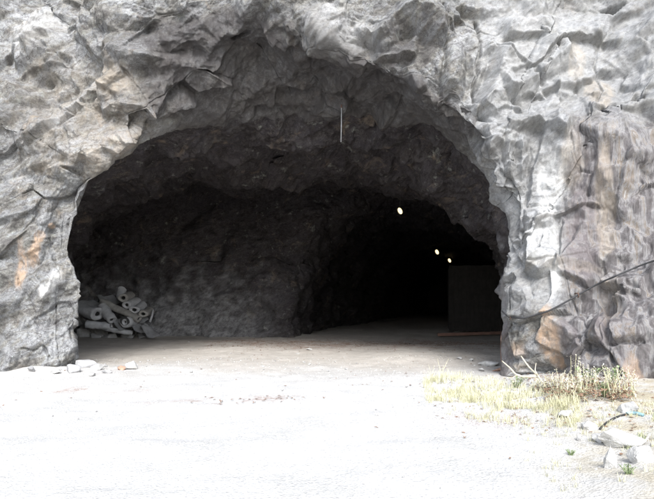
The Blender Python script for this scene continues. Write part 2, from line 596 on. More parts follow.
ledge([(512, 283), (511, 305), (516, 335)], (525, 310), 0.12, 3, 18)
ledge([(521, 268), (533, 300), (541, 322)], (515, 310), 0.14, 5, 30)
crack([(612, 348), (624, 347), (645, 345)], 0.1, 1.4)
step([(609, 318), (611, 345), (612, 372)], (595, 350), .12)
step([(553, 275), (555, 300), (548, 330), (540, 345)], (580, 310), .09)
step([(596, 296), (604, 318), (607, 345)], (575, 320), .09)
crack([(515, 215), (512, 235), (509, 250)], 0.12, 2)
crack([(500, 170), (514, 195), (512, 225)], 0.10, 2)
crack([(478, 18), (481, 48), (477, 80), (484, 112), (497, 126)], 0.16, 1.6)
step([(548, 41), (556, 70), (557, 100), (566, 145)], (530, 100), .09)
step([(541, 130), (534, 165), (529, 205)], (570, 170), .12)
step([(620, 287), (616, 318), (622, 347)], (640, 320), .12)
step([(578, 338), (590, 352), (596, 380)], (570, 370), .1)
crack([(602, 36), (596, 60), (600, 90), (590, 116), (592, 150)], 0.08)
crack([(440, 15), (446, 45), (441, 92)], 0.12, 1.4)
# pillar left of it: hanging ribs
for x0, y0, x1, y1, h in ((488, 120, 493, 160, .18), (503, 140, 510, 180, .16), (518, 138, 519, 178, .18), (530, 140, 532, 200, .1), (496, 165, 500, 192, .14)):
    ledge([(x0, y0), ((x0 + x1) / 2 + 1, (y0 + y1) / 2), (x1, y1)], (x1 + 8, y1), h, 4, 10, 0.2)
dent(500, 152, 9, 12, -0.22, 0.3)
dent(469, 78, 6, 26, -0.3, 0.05)
dent(455, 66, 9, 24, 0.25, 0.1, 3)
# alcove in the arch's upper right
ledge([(371, 46), (381, 33), (398, 24), (416, 22), (431, 32), (441, 52)], (410, 8), 0.5, 18, 26, 0.08)
ledge([(372, 60), (392, 58), (416, 57)], (392, 45), 0.2, 4, 14)
ledge([(404, 66), (414, 82), (424, 92)], (420, 68), 0.24, 7, 16)
dent(441, 92, 8, 10, -0.25)
# bright shoulder over the crown
ledge([(286, 20), (300, 29), (318, 42), (334, 58), (350, 70), (368, 82)], (345, 30), 0.13, 6, 24, 0.05)
ledge([(262, 24), (272, 38), (290, 47)], (282, 25), 0.24, 5, 20)
ledge([(188, 22), (200, 45), (215, 55)], (205, 30), 0.14, 8, 30)
dent(250, 62, 40, 18, -0.2, 0.2)
# left-hand face
ledge([(16, 70), (34, 66), (50, 52), (72, 36)], (30, 45), 0.26, 9, 40)
ledge([(40, 68), (60, 58), (84, 34)], (50, 40), 0.14, 5, 25)
ledge([(88, 60), (115, 48), (150, 55), (180, 62)], (120, 30), 0.26, 16, 40)
ledge([(18, 167), (45, 160), (74, 150)], (45, 145), 0.14, 6, 40)
ledge([(98, 112), (120, 104), (140, 104), (152, 120)], (125, 90), 0.18, 9, 30)
ledge([(145, 108), (155, 118), (170, 112), (200, 104)], (170, 95), 0.14, 5, 20)
ledge([(118, 140), (135, 132), (140, 126)], (128, 122), 0.14, 5, 18)
dent(46, 83, 8, 4, -0.18, -0.15)
dent(57, 58, 6, 2.6, -0.12, 0.0)
dent(113, 95, 4, 9, -0.2, -0.5)
dent(52, 150, 6, 4, -0.1)
dent(68, 160, 5, 4, -0.1)
crack([(25, 348), (34, 349), (43, 347), (50, 355)], 0.09, 1.3)
crack([(56, 300), (58, 330), (60, 365)], 0.06, 1.5)
crack([(18, 280), (32, 300), (40, 345)], 0.04, 1.2)
ledge([(58, 338), (66, 330), (72, 345), (76, 365)], (58, 355), 0.12, 6, 30)

V = p + nn * disp[:, None]

# ---- stains with a shape of their own, and painted shade under the overhang
sn = fbm(p * 3.0, 4, 91)
sv = fbm(p * np.array([7, 7, 1.6]), 4, 95)


def blob(cx, cy, rx, ry, rot=0.0, hard=2.0, streak=0.6):
    x, y = FX - cx, FY - cy
    c, s = math.cos(rot), math.sin(rot)
    r = np.hypot((x * c + y * s) / rx, (-x * s + y * c) / ry)
    return (1 - sstep(1 - 0.5 / hard, 1 + 0.5 / hard, r + sv * 0.25 * streak + sn * 0.12)) * face


A = {}
A['orange'] = np.clip(blob(553, 343, 9, 27, 0.08, 1.6, 1.2) + blob(523, 350, 9, 7, 0, 1, 1.5) * 0.5 + blob(33, 254, 6, 11, .2, 0.9, 2) * 0.9 + blob(20, 265, 5, 20, 0, .9, 2) * 0.9
                      + blob(38, 236, 5, 6) * 0.6 + blob(52, 226, 4, 3) * 0.8 + blob(634, 375, 6, 20) * 0.6, 0, 1)
A['purple'] = np.clip(blob(580, 240, 20, 46, -0.08, 2) * 0.8 + blob(573, 350, 15, 30, -0.25) * 0.65 + blob(605, 325, 8, 34) * 0.8 + blob(590, 180, 20, 26, .1) * 0.4
                      + blob(625, 340, 12, 30) * 0.35 + blob(506, 350, 8, 36, 0, 2) * 0.75 + blob(505, 290, 5, 30) * 0.4, 0, 1)
A['ochre'] = np.clip(blob(572, 165, 14, 26) * 0.5 + blob(605, 205, 9, 60) * 0.8 + blob(600, 92, 14, 20) * 0.8 + blob(575, 62, 9, 16) * 0.7 + blob(610, 300, 12, 22) * .5
                     + blob(95, 115, 75, 55, 0, 0.8) * 0.45 + blob(113, 78, 24, 16) * 0.6 + blob(60, 163, 40, 7, -0.2) * 0.55 + blob(570, 270, 40, 6) * 0.4 + blob(100, 160, 10, 30, .6) * 0.35, 0, 1)
A['pale'] = np.clip(blob(54, 282, 5, 11, 0.55, 0.8, 1.5) * 0.7 + blob(45, 292, 4, 5, 0, 0.8, 1.5) * 0.5 + blob(557, 286, 6, 16, 0.1, 1) * 0.6 + blob(545, 245, 16, 28, 0, 1.2) * 0.3
                    + blob(530, 60, 60, 50, 0, 1) * 0.12 + blob(550, 180, 14, 22) * 0.4 + blob(545, 210, 10, 10) * 0.4 + blob(40, 35, 30, 20, -.5, 1) * 0.35
                    + blob(340, 30, 40, 20, 0.5, 1) * 0.35, 0, 1)
A['clean'] = sstep(455, 500, FX + sn * 8) * (1 - sstep(556, 580, FX + sn * 6) * sstep(95, 150, FY + sn * 10)) * (1 - sstep(290, 340, FY + sn * 10)) * face
A['slab'] = sstep(556, 580, FX + sn * 6) * sstep(95, 150, FY + sn * 10) * face
A['overhang_shade'] = np.clip(blob(315, 106, 130, 28, 0.0, 1.2, 0.3) * 1.0 + blob(280, 72, 115, 50, 0.12, 0.8, 0.3) * 1.0 + blob(440, 122, 50, 18, 0.6, 1, 0.3) * 0.6 + blob(210, 82, 64, 46, -0.3, 0.7, 0.4) * 1.0 + blob(200, 35, 70, 22, 0.1, 0.7, 0.5) * 0.7 + blob(385, 92, 55, 18, 0.35, 0.7, 0.5) * 0.6 + blob(410, 45, 30, 22, 0, 1.5) * 0.5 + blob(430, 115, 60, 16, 0.5, 1) * 0.5, 0, 1)  # shade of the overhang and alcove painted into the rock colour

V3 = V.reshape(T, S, 3)
r_cut = rM + 14
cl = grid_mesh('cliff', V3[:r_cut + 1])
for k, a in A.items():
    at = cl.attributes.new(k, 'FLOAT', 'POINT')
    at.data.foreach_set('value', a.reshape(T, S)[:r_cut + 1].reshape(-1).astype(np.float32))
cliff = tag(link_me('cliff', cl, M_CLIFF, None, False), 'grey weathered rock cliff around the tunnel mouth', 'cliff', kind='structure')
tn = grid_mesh('tunnel_rock', V3[r_cut:])
at = tn.attributes.new('lower_light', 'FLOAT', 'POINT')
lower_light = (1 - sstep(0.0, 3.4, V[:, 2] + sn * 0.9)) * 0.8 * (1 - sstep(5.85, 6.3, tv))  # painted light on the lower walls, fading with height
at.data.foreach_set('value', lower_light.reshape(T, S)[r_cut:].reshape(-1).astype(np.float32))
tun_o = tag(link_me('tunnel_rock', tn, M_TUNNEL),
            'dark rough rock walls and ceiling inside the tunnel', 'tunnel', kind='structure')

VPX = CX + F * V[:, 0] / np.maximum(V[:, 1], 1)
VPY = HY - F * (V[:, 2] - EYE) / np.maximum(V[:, 1], 1)


def on_rock(px, py, off=0.0):
    """the point of the rock seen at (px, py), pulled off metres towards the eye"""
    for r in (2, 4, 8, 14):
        m = (np.abs(VPX - px) < r) & (np.abs(VPY - py) < r) & (V[:, 1] > 5)
        if m.any():
            d = np.percentile(V[m, 1], 10) - off
            return Vector(W(px, py, d))
    return Vector(W(px, py, 12))


# ------------------------------------------------------------------ ground
def gz(x, y):
    x, y = np.atleast_1d(np.asarray(x, float)), np.atleast_1d(np.asarray(y, float))
    P2 = np.stack([x, y, np.zeros_like(x)], 1)
    z = fbm(P2 * 0.35, 3, 201) * 0.05 + fbm(P2 * 1.7, 4, 207) * 0.018
    dl = (x - 2.35) - (y - 6.0) * 0.235          # bank along the foot of the right-hand rock
    z += sstep(-0.3, 1.6, dl + fbm(P2 * 0.8, 2, 215) * 0.35) * (1 - sstep(13.2, 15.5, y)) * 0.20
    z += sstep(1.2, 3.5, dl) * (1 - sstep(11.5, 13.5, y)) * 0.06
    z += np.exp(-((x + 6.7) / 1.1) ** 2 - ((y - 13.8) / 1.0) ** 2) * 0.16      # scree at the left foot
    z += np.exp(-((x + 6.5) / 6) ** 2 - ((y - 26.3) / 0.9) ** 2) * 0.12
    rut = np.exp(-((x - (-2.2 + y * 0.09)) / 0.35) ** 2) + np.exp(-((x - (-0.6 + y * 0.09)) / 0.35) ** 2)
    return z - rut * 0.02


def g1(x, y):
    return float(gz(x, y)[0])


xs = np.concatenate([np.linspace(-300, -14, 40, endpoint=False), np.linspace(-14, 14, 520), np.linspace(14, 300, 41)[1:]])
ys = np.concatenate([np.linspace(-300, 2.5, 50, endpoint=False), np.linspace(2.5, 14, 420, endpoint=False), np.linspace(14, 34, 260, endpoint=False),
                     np.linspace(34, 300, 60)])
GX, GY = np.meshgrid(xs, ys)
GZ = gz(GX.reshape(-1), GY.reshape(-1)).reshape(GX.shape)
grd = grid_mesh('ground', np.stack([GX, GY, GZ], 2))
gx, gy = GX.reshape(-1), GY.reshape(-1)
gp = np.stack([gx, gy, gx * 0], 1)
gn = fbm(gp * 0.5, 4, 230)
gn2 = fbm(gp * 2.4, 4, 236)
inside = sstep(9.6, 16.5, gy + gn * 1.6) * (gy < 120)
dl = (gx - 2.35) - (gy - 6.0) * 0.235
soil = np.clip(sstep(-0.1, 0.9, dl + gn * 0.6) * (1 - sstep(13.5, 15, gy)), 0, 1)
leafy = np.clip(np.exp(-((gy - 22.2 - gn * 1.2) / 2.0) ** 2) * sstep(-6.5, -3, gx) * (0.4 + 0.6 * sstep(-0.3, 0.5, gn2)), 0, 1)
leafy = np.maximum(leafy, 0.9 * np.exp(-((gx + 1.4) / 1.3) ** 2 - ((gy - 9.6) / 0.35) ** 2) * sstep(-.2, .4, gn2))
leafy = np.maximum(leafy, 0.9 * np.exp(-((gx + 4.6) / 1.2) ** 2 - ((gy - 10.8) / 0.3) ** 2) * sstep(-.3, .3, gn2))
leafy = np.maximum(leafy, 1.0 * sstep(10.6, 11.3, gy) * (1 - sstep(12.5, 13.5, gy)) * sstep(1.3, 1.9, dl) * sstep(-.5, .1, gn2))
leafy = np.maximum(leafy, 0.8 * np.exp(-((gx - 2.3) / .7) ** 2 - ((gy - 8.0) / 0.5) ** 2) * sstep(-.3, .3, gn2))
for nme, a in (('inside', inside), ('soil', soil), ('leafy', leafy)):
    at = grd.attributes.new(nme, 'FLOAT', 'POINT')
    at.data.foreach_set('value', a.astype(np.float32))
m = Mat('pale_gravel_track', 0.95, 0.2)
v = m.pos()
c = m.ramp(m.noise(1.1, v, 8, 0.65), [(0.3, (0.45, 0.445, 0.43)), (0.55, (0.53, 0.525, 0.515)), (0.75, (0.60, 0.595, 0.585))])
peb = m.voro(38, v, 'F1', 'Color')
c = m.mix(0.35, c, m.ramp(peb, [(0.1, 0.45), (0.5, 0.85), (0.9, 1.0)]), 'MULTIPLY')
c = m.mix(m.math('MULTIPLY', m.attr('soil'), m.ramp(m.noise(3, v, 6), [(0.35, 0.1), (0.6, 0.8)])), c, (0.34, 0.29, 0.19))
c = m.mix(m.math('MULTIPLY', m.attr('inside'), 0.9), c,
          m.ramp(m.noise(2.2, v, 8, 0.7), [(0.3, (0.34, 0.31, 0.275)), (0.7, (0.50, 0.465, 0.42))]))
c = m.mix(m.math('MULTIPLY', m.attr('leafy'), m.ramp(m.noise(6, v, 7, 0.75), [(0.4, 0.0), (0.6, 0.85)])), c, (0.22, 0.105, 0.06))
m.color(c)
nb = m.bump(m.noise(16, v, 8, 0.7), 0.7, 0.04)
m.bump(m.voro(38, v), 0.5, 0.02, nb)
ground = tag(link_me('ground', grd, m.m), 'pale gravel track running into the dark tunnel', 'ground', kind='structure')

# ------------------------------------------------------------------ stones
M_STONE = speckled('grey_stone', (0.22, 0.218, 0.215), (0.48, 0.475, 0.46), 9, 0.88, 0.6, 0.02)
M_PALE = speckled('pale_stone', (0.30, 0.295, 0.28), (0.60, 0.59, 0.57), 9, 0.9, 0.8, 0.02)
M_RED = speckled('reddish_stone', (0.26, 0.15, 0.105), (0.40, 0.27, 0.20), 8)
M_DUST = speckled('dusty_rock', (0.2, 0.2, 0.2), (0.36, 0.355, 0.355), 7)


def stone_mesh(seed, sx, sy, sz, sub=3, cuts=14):
    """an angular broken rock: hull of scattered points, edges chipped, faces roughened"""
    r = random.Random(seed)
    bm = bmesh.new()
    for _ in range(cuts):
        d = Vector((r.gauss(0, 1), r.gauss(0, 1), r.gauss(0, 1))).normalized() * r.uniform(0.8, 1.1)
        bm.verts.new(d)
    hull = bmesh.ops.convex_hull(bm, input=bm.verts)
    bmesh.ops.delete(bm, geom=[g for g in hull['geom_interior'] if isinstance(g, bmesh.types.BMVert)], context='VERTS')
    bmesh.ops.bevel(bm, geom=list(bm.edges), offset=0.05, segments=1, affect='EDGES')
    bmesh.ops.triangulate(bm, faces=bm.faces)
    for k in range(sub - 1):
        bmesh.ops.subdivide_edges(bm, edges=[e for e in bm.edges if e.calc_length() > 0.16 / (k + 1)], cuts=1, use_grid_fill=True)
        bmesh.ops.triangulate(bm, faces=bm.faces)
    co = np.array([v.co for v in bm.verts])
    nz = fbm(co * 2.4 + seed % 50, 4, seed % 97) * 0.075 + ridged(co * 5 + seed % 31, 2, seed % 89) * 0.02
    for v, k in zip(bm.verts, nz):
        v.co *= 1 + k
        v.co = Vector((v.co.x * sx, v.co.y * sy, v.co.z * sz))
    return bm


def stone(name, x, y, s, mat, label, cat='stone', group=None, flat=0.7, sink=0.25, seed=None, sub=3, long=1.0, z=None, rz=None):
    seed = seed if seed is not None else random.randrange(1 << 20)
    bm = stone_mesh(seed, s * long, s * 0.85, s * flat, sub)
    o = link_bm(name, bm, mat, None, True)
    o.data.set_sharp_from_angle(angle=math.radians(26))
    o.location = (x, y, (g1(x, y) if z is None else z) + s * flat * (0.75 - sink))
    o.rotation_euler = (random.uniform(-.2, .2), random.uniform(-.2, .2), rz if rz is not None else random.uniform(0, 6.28))
    return tag(o, label, cat, group)


def gpt(px, py):
    """ground point seen at (px, py)"""
    d = F * EYE / (py - HY)
    for _ in range(8):
        x = (px - CX) / F * d
        d = F * (EYE - g1(x, d)) / (py - HY)
    return (px - CX) / F * d, d


x, y = gpt(132, 369)
stone('white_block', x, y, 0.17, M_PALE, 'white angular block on the gravel just right of the left rock foot', flat=0.75, seed=5, sink=0.15)
x, y = gpt(122, 370)
stone('reddish_stone', x, y, 0.13, M_RED, 'small reddish brown stone left beside the white block', flat=0.6, seed=8)
rub = [(86, 367, .20, 1.6, 'broad slab of broken rock leaning at the foot of the left pillar'),
       (98, 370, .15, 1.9, 'long flat pale shard pointing right from the left pillar foot'),
       (72, 372, .20, 1.2, 'chunky grey rock tight against the left pillar base'),
       (56, 374, .12, 1.2, 'rounded grey rock below the cracked base of the left cliff'),
       (107, 373, .11, 1.2, 'small grey stone at the right end of the left rubble'),
       (92, 376, .10, 1.1, 'small flat stone in front of the left rubble slabs'),
       (30, 374, .13, 1.3, 'low blocky rock under the dark crack of the left cliff')]
for k, (px, py, s, lg, lb) in enumerate(rub):
    x, y = gpt(px, py)
    stone('rubble_rock', x, y, s, M_STONE if k % 2 else M_DUST, lb, 'rock', 'rubble at the foot of the left pillar', 0.62, 0.3, 20 + k, long=lg)
bits = [(309, 350, 'larger white fragment on the dark floor near the middle of the mouth'),
        (298, 354, 'faint pale fragment left of the white fragments on the tunnel floor'),
        (309, 365, 'white fragment on the lighter gravel below the larger white one'),
        (335, 362, 'tiny pale fragment right of the two white fragments')]
for k, (px, py, lb) in enumerate(bits):
    x, y = gpt(px, py)
    stone('white_fragment', x, y, (0.085, .05, .06, .045)[k], M_PALE, lb, 'fragment', 'white fragments on the tunnel floor', 0.5, 0.1, 50 + k, long=1.4)
rr = [(460, 359, .09, M_STONE, 'small grey stone on the shaded floor left of the right pillar'),
      (472, 361, .10, M_PALE, 'small pale stone on the shaded floor left of the right pillar'),
      (489, 366, .21, M_PALE, 'flat pale rock at the inner foot of the right pillar'),
      (499, 371, .16, M_RED, 'brownish stone beside the flat pale rock at the right pillar'),
      (482, 371, .10, M_STONE, 'grey stone in the grass edge before the flat pale rock'),
      (515, 377, .13, M_STONE, 'grey stone under the bent twig at the right pillar')]
for k, (px, py, s, mt, lb) in enumerate(rr):
    x, y = gpt(px, py)
    stone('rubble_rock', x, y, s, mt, lb, 'rock', 'rubble at the foot of the right pillar', 0.5, 0.25, 70 + k, long=1.4)
small = [stone_mesh(400 + k, 0.05, 0.04, 0.03, 2) for k in range(6)]
sm_me = []
for b in small:
    bmesh.ops.recalc_face_normals(b, faces=b.faces)
    me = bpy.data.meshes.new('loose_stone')
    b.to_mesh(me)
    b.free()
    me.materials.append(M_STONE)
    sm_me.append(me)
for k in range(120):
    y = random.uniform(8, 23) if k > 40 else random.uniform(12.5, 16)
    x = random.uniform(-0.46, 0.28) * y
    if k < 25:
        x = -6.2 + abs(random.gauss(0, 1.0))
        y = 14.2 + random.gauss(0, .6)
    o = bpy.data.objects.new('loose_stone', sm_me[k % 6])
    COL.objects.link(o)
    sc = random.uniform(.35, 1.0) * (1.25 if random.random() < .15 else 0.8)
    o.scale = (sc,) * 3
    o.location = (x, y, g1(x, y) + .012 * sc)
    o.rotation_euler = (random.uniform(-.3, .3), 0, random.uniform(0, 6.28))
    tag(o, 'small loose grey stone scattered on the gravel track', 'stone', 'loose stones scattered on the track')

# right foreground: pale boulders
bd = [(620, 444, .23, .62, 1.2, 'wide pale boulder in front of the black hose at the lower right'),
      (644, 462, .16, .8, 1.0, 'pale boulder cut by the right edge of the picture low down'),
      (590, 428, .11, .7, 1.2, 'pale angular stone left of the hose behind the thin grass'),
      (609, 468, .075, 2.0, .8, 'small upright pale stone standing before the wide boulder'),
      (566, 416, .13, .5, 1.3, 'low pale rock between the grass and the right cliff foot'),
      (627, 412, .15, .8, 1.1, 'grey boulder behind the blue hose fitting at the cliff foot'),
      (600, 441, .09, .8, 1.2, 'fist sized grey stone at the left foot of the wide boulder'),
      (580, 440, .06, .7, 1.2, 'small stone alone in the thin grass left of the boulders')]
for k, (px, py, s, fl, lg, lb) in enumerate(bd):
    x, y = gpt(px, py)
    stone('boulder', x, y, s, M_PALE if k not in (5, 6) else M_STONE, lb, 'boulder', 'boulders at the lower right', fl, 0.38, 90 + k, sub=4, long=lg, rz=0.3 * k)

# ------------------------------------------------------------------ pile of rolls in the back left corner
M_ROLL = speckled('dusty_grey_felt', (0.38, 0.385, 0.40), (0.58, 0.585, 0.60), 5, 0.95, 0.4, 0.02)
M_ROLL2 = speckled('brownish_felt', (0.25, 0.24, 0.225), (0.44, 0.425, 0.40), 5, 0.95, 0.4, 0.02)
M_ROLLD = speckled('roll_inside', (0.05, 0.05, 0.05), (0.10, 0.10, 0.10), 6, 0.95)


def roll(a, b, r, label, turns=0, hole=0.45, seed=0, flatten=0.0):
    """a rolled-up mat from a to b: outer skin with a lip and a deep core hole at both ends"""
    a, b = Vector(a), Vector(b)
    rd = random.Random(seed)
    t = empty('grey_roll', a, label, 'roll', 'pile of grey rolls')
    ax = b - a
    L = ax.length
    bm = bmesh.new()
    n = 10
    pts, rad = [], []
    for i in range(n + 1):
        u = i / n
        sag = -0.06 * r * math.sin(math.pi * u) * rd.uniform(.5, 3)
        pts.append(ax * u + Vector((0, 0, sag)))
        rad.append(r * (1 + rd.uniform(-.10, .10)))
    rings = tube(bm, pts, rad, 22, cap=False)
    sq = rd.uniform(.62, .88)
    ph = rd.uniform(0, 6)
    for i, ring in enumerate(rings):
        for k, v in enumerate(ring):
            dv = v.co - pts[i]
            dv.z *= sq
            dv *= 1 + .07 * math.sin(k * 6.283 / 22 * 3 + ph + i * .6) + rd.uniform(-.02, .02)
            v.co = pts[i] + dv
    d = ax.normalized()
    for ring, c, s in ((rings[0], pts[0], 1), (rings[-1], pts[-1], -1)):
        prev = ring
        for fr, dep in ((0.9, -0.02), (hole + 0.04, 0.0), (hole, 0.05)):
            cur = [bm.verts.new(c + (v.co - c) * fr + d * s * dep) for v in ring]
            for k in range(22):
                f = (prev[k], prev[(k + 1) % 22], cur[(k + 1) % 22], cur[k])
                bm.faces.new(f if s < 0 else f[::-1])
            prev = cur
    link_bm('mat', bm, M_ROLL if seed % 3 else M_ROLL2, t)
    bm = bmesh.new()                                  # the dark bore through the middle
    r2 = tube(bm, [pts[0] + d * 0.05, pts[n // 2], pts[-1] - d * 0.05], r * hole * .8, 22, cap=False)
    link_bm('core', bm, M_ROLLD, t)
    if turns:
        bm = bmesh.new()
        u = d.orthogonal().normalized()
        w = d.cross(u)
        sp = [pts[0] - d * .012 + (u * math.cos(k * .35) + w * math.sin(k * .35)) * r * (0.5 + 0.42 * k / (turns * 18)) for k in range(int(turns * 18))]
        tube(bm, sp, 0.016, 5)
        link_bm('spiral_edge', bm, M_ROLLD, t)
    return t


def PW(px, py, d):
    return W(px, py, d)


# mound of rubble the rolls lie on
md = [(84, 335, .42, 25.4), (97, 336, .36, 25.2), (112, 336, .40, 25.3), (127, 336, .42, 25.3), (141, 337, .32, 25.2), (104, 331, .62, 25.9), (124, 328, .66, 26.0),
      (90, 322, .62, 26.1), (84, 302, .5, 26.5), (97, 299, .5, 26.6), (108, 297, .46, 26.6), (78, 318, .6, 26.0), (138, 326, .5, 26.0), (88, 331, .5, 25.9)]
ml = ['dark rock at the left foot of the roll pile', 'grey rock below the short level roll', 'dark rock under the middle of the roll pile', 'grey rock in front of the coiled roll end',
      'low rock at the right foot of the roll pile', 'rock carrying the middle rolls', 'rock carrying the upper right rolls', 'rock carrying the wide left roll',
      'dusty boulder against the back wall at the upper left of the pile', 'dusty boulder behind the long sloping roll', 'dusty boulder left of the upright roll on top',
      'grey rock at the left edge of the pile by the pillar', 'rock under the right end of the pile', 'rock hidden in shade under the short level roll']
for k, ((px, py, s, d), lb) in enumerate(zip(md, ml)):
    X = W(px, py, d)
    stone('pile_rock', X[0], X[1], s, M_DUST, lb, 'rock', 'rocks under the roll pile', 0.8, 0.2, 120 + k, z=X[2] - s * 0.45)
roll(PW(87, 324, 24.7), PW(111, 326, 24.7), .19, 'short straight roll lying level low on the left of the pile', hole=.6, seed=1)
roll(PW(98, 314, 24.6), PW(74, 306, 25.4), .33, 'wide roll at the left of the pile with its dark hole facing right', hole=.34, seed=2)
roll(PW(139, 319, 24.6), PW(102, 301, 25.2), .17, 'long roll sloping down to the right across the pile', hole=.5, seed=3)
roll(PW(112, 320, 24.5), PW(103, 306, 25.0), .22, 'steep short roll in the middle of the pile', hole=.4, seed=4)
roll(PW(125, 322, 24.4), PW(140, 318, 25.6), .25, 'coiled roll with its spiral end facing out', turns=4, hole=.15, seed=5)
roll(PW(123, 298, 25.0), PW(133, 294, 26.4), .20, 'topmost of the rolls whose ends step down at the upper right', hole=.42, seed=6)
roll(PW(126.5, 305, 24.9), PW(139, 300, 26.2), .20, 'second roll down of those stepping at the upper right', hole=.42, seed=7)
roll(PW(134, 310, 24.8), PW(144, 304, 26.0), .21, 'third roll down of those stepping at the upper right', hole=.42, seed=8)
roll(PW(143, 314, 24.7), PW(151, 310, 25.9), .20, 'lowest roll at the right end of the stepping ends', hole=.42, seed=9)
roll(PW(121, 298, 25.9), PW(122, 286, 26.2), .20, 'stubby roll standing upright on top of the pile', hole=.3, seed=10)
roll(PW(104, 328, 24.8), PW(131, 333, 24.6), .13, 'thin roll along the foot of the pile below the coiled one', hole=.4, seed=11)


def sheet(corners, label, th=0.05):
    t = [Vector(c) for c in corners]
    o = t[0]
    bm = bmesh.new()
    n = 8
    g = [[None] * (n + 1) for _ in range(n + 1)]
    for i in range(n + 1):
        for j in range(n + 1):
            u, v2 = i / n, j / n
            q0 = t[0].lerp(t[1], u).lerp(t[3].lerp(t[2], u), v2) - o
            q0.z += 0.05 * math.sin(u * 5 + v2 * 3) + 0.03 * math.sin(v2 * 9)
            g[i][j] = bm.verts.new(q0)
    fs = [bm.faces.new((g[i][j], g[i + 1][j], g[i + 1][j + 1], g[i][j + 1])) for i in range(n) for j in range(n)]
    bmesh.ops.solidify(bm, geom=fs, thickness=th)
    ob = link_bm('mat_sheet', bm, M_ROLL)
    ob.location = o
    return tag(ob, label, 'mat', 'loose mats on the roll pile')


sheet([PW(128, 320, 25.0), PW(146, 321, 25.2), PW(154, 334, 24.8), PW(134, 331, 24.6)], 'flat unrolled mat sliding off the right end of the pile')
sheet([PW(75, 303, 25.2), PW(92, 299, 25.6), PW(104, 305, 25.2), PW(88, 311, 24.9)], 'crumpled pale mat draped over the wide left roll')
sheet([PW(112, 322, 24.6), PW(122, 317, 25.0), PW(131, 326, 24.7), PW(119, 331, 24.4)], 'curled mat scrap wedged below the coiled roll')
sheet([PW(131, 311, 25.2), PW(141, 308, 25.5), PW(149, 321, 24.9), PW(139, 323, 24.7)], 'sagging mat folded under the stepping roll ends')
sheet([PW(96, 296, 25.9), PW(112, 293, 26.1), PW(122, 304, 25.5), PW(104, 306, 25.3)], 'rumpled dusty mat spread behind the long sloping roll')
sheet([PW(140, 326, 24.5), PW(150, 325, 24.7), PW(160, 337, 24.2), PW(147, 337.5, 24.1)], 'torn mat scrap lying on the floor at the right foot of the pile')
bm = bmesh.new()
a, b = Vector(PW(150, 322, 24.8)), Vector(PW(153, 310, 25.0))
tube(bm, [Vector(), (b - a) * .5 + Vector((.02, 0, 0)), b - a], [.05, .045, .03], 8)
o = link_bm('stake', bm, M_ROLL)
o.location = a
tag(o, 'short grey stake sticking up at the right end of the roll pile', 'stake')

# ------------------------------------------------------------------ tunnel lamps
M_LAMPH = speckled('lamp_housing', (0.05, 0.05, 0.05), (0.10, 0.10, 0.10), 20, 0.5)
me_ = Mat('lamp_glass', 0.4)
me_.color((0.9, 0.85, 0.7))
me_.b.inputs['Emission Color'].default_value = (1.0, 0.80, 0.42, 1)
me_.b.inputs['Emission Strength'].default_value = 0.5
M_GLOW = me_.m
lamp_lb = ['nearest and largest lit tunnel lamp high under the ceiling', 'middle lit tunnel lamp right of and below the nearest one', 'farthest and smallest lit tunnel lamp just above the shed']
for (px, py, d, s), lb in zip(((400, 211, 26.8, .15), (437, 252, 45, .19), (449.5, 260.5, 54, .19)), lamp_lb):
    X = W(px, py, d)
    t = empty('tunnel_lamp', X, lb, 'lamp', 'lit lamps along the tunnel')
    bm = bmesh.new()
    bmesh.ops.create_uvsphere(bm, u_segments=20, v_segments=12, radius=s, matrix=Matrix.Translation((0, -0.02, 0)) @ Matrix.Rotation(-0.45, 4, 'Y') @ Matrix.Diagonal((.62, .55, 1.0, 1)))
    link_bm('lamp_glass', bm, M_GLOW, t)
    bm = bmesh.new()
    box(bm, (0, s * .62, 0.02), (s * 1.5, s * .5, s * 2.1), Matrix.Rotation(-0.45, 3, 'Y'), s * .12)
    link_bm('housing', bm, M_LAMPH, t)
    bm = bmesh.new()
    tube(bm, [(0, s * .7, s * .9), (0.02, s * .8, s * 2), (0.02, s * .8, 1.7)], .018, 8)
    link_bm('hanger_rod', bm, M_LAMPH, t)

# ------------------------------------------------------------------ shed in the tunnel
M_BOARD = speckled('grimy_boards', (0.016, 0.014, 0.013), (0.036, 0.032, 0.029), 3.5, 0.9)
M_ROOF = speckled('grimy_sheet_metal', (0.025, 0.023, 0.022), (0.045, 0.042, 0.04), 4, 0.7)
sx, sy = W(450.5, 0, 30)[0], 30.0
shed = empty('shed', (sx, sy, g1(sx, sy)), 'dark boarded shed in the tunnel behind the right rock pillar', 'shed', rz=-0.16)
SW, SD, SH = 3.3, 3.2, 3.3
bm = bmesh.new()
nb_ = 17
for k in range(nb_):
    w = SW / nb_
    box(bm, (w * (k + .5), 0.02 + (k % 2) * .006, SH / 2), (w - .005, .04, SH - random.uniform(0, .05)), None, .004)
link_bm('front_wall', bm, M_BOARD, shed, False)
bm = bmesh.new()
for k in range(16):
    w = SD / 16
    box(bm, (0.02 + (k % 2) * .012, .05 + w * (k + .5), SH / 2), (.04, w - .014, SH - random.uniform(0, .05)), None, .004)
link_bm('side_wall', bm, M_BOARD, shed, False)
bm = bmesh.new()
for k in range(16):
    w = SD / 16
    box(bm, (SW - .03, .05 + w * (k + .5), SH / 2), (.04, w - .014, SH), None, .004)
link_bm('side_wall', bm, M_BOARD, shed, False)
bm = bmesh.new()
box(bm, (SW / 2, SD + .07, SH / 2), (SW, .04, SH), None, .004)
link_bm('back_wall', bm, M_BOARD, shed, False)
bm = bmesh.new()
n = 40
vs = []
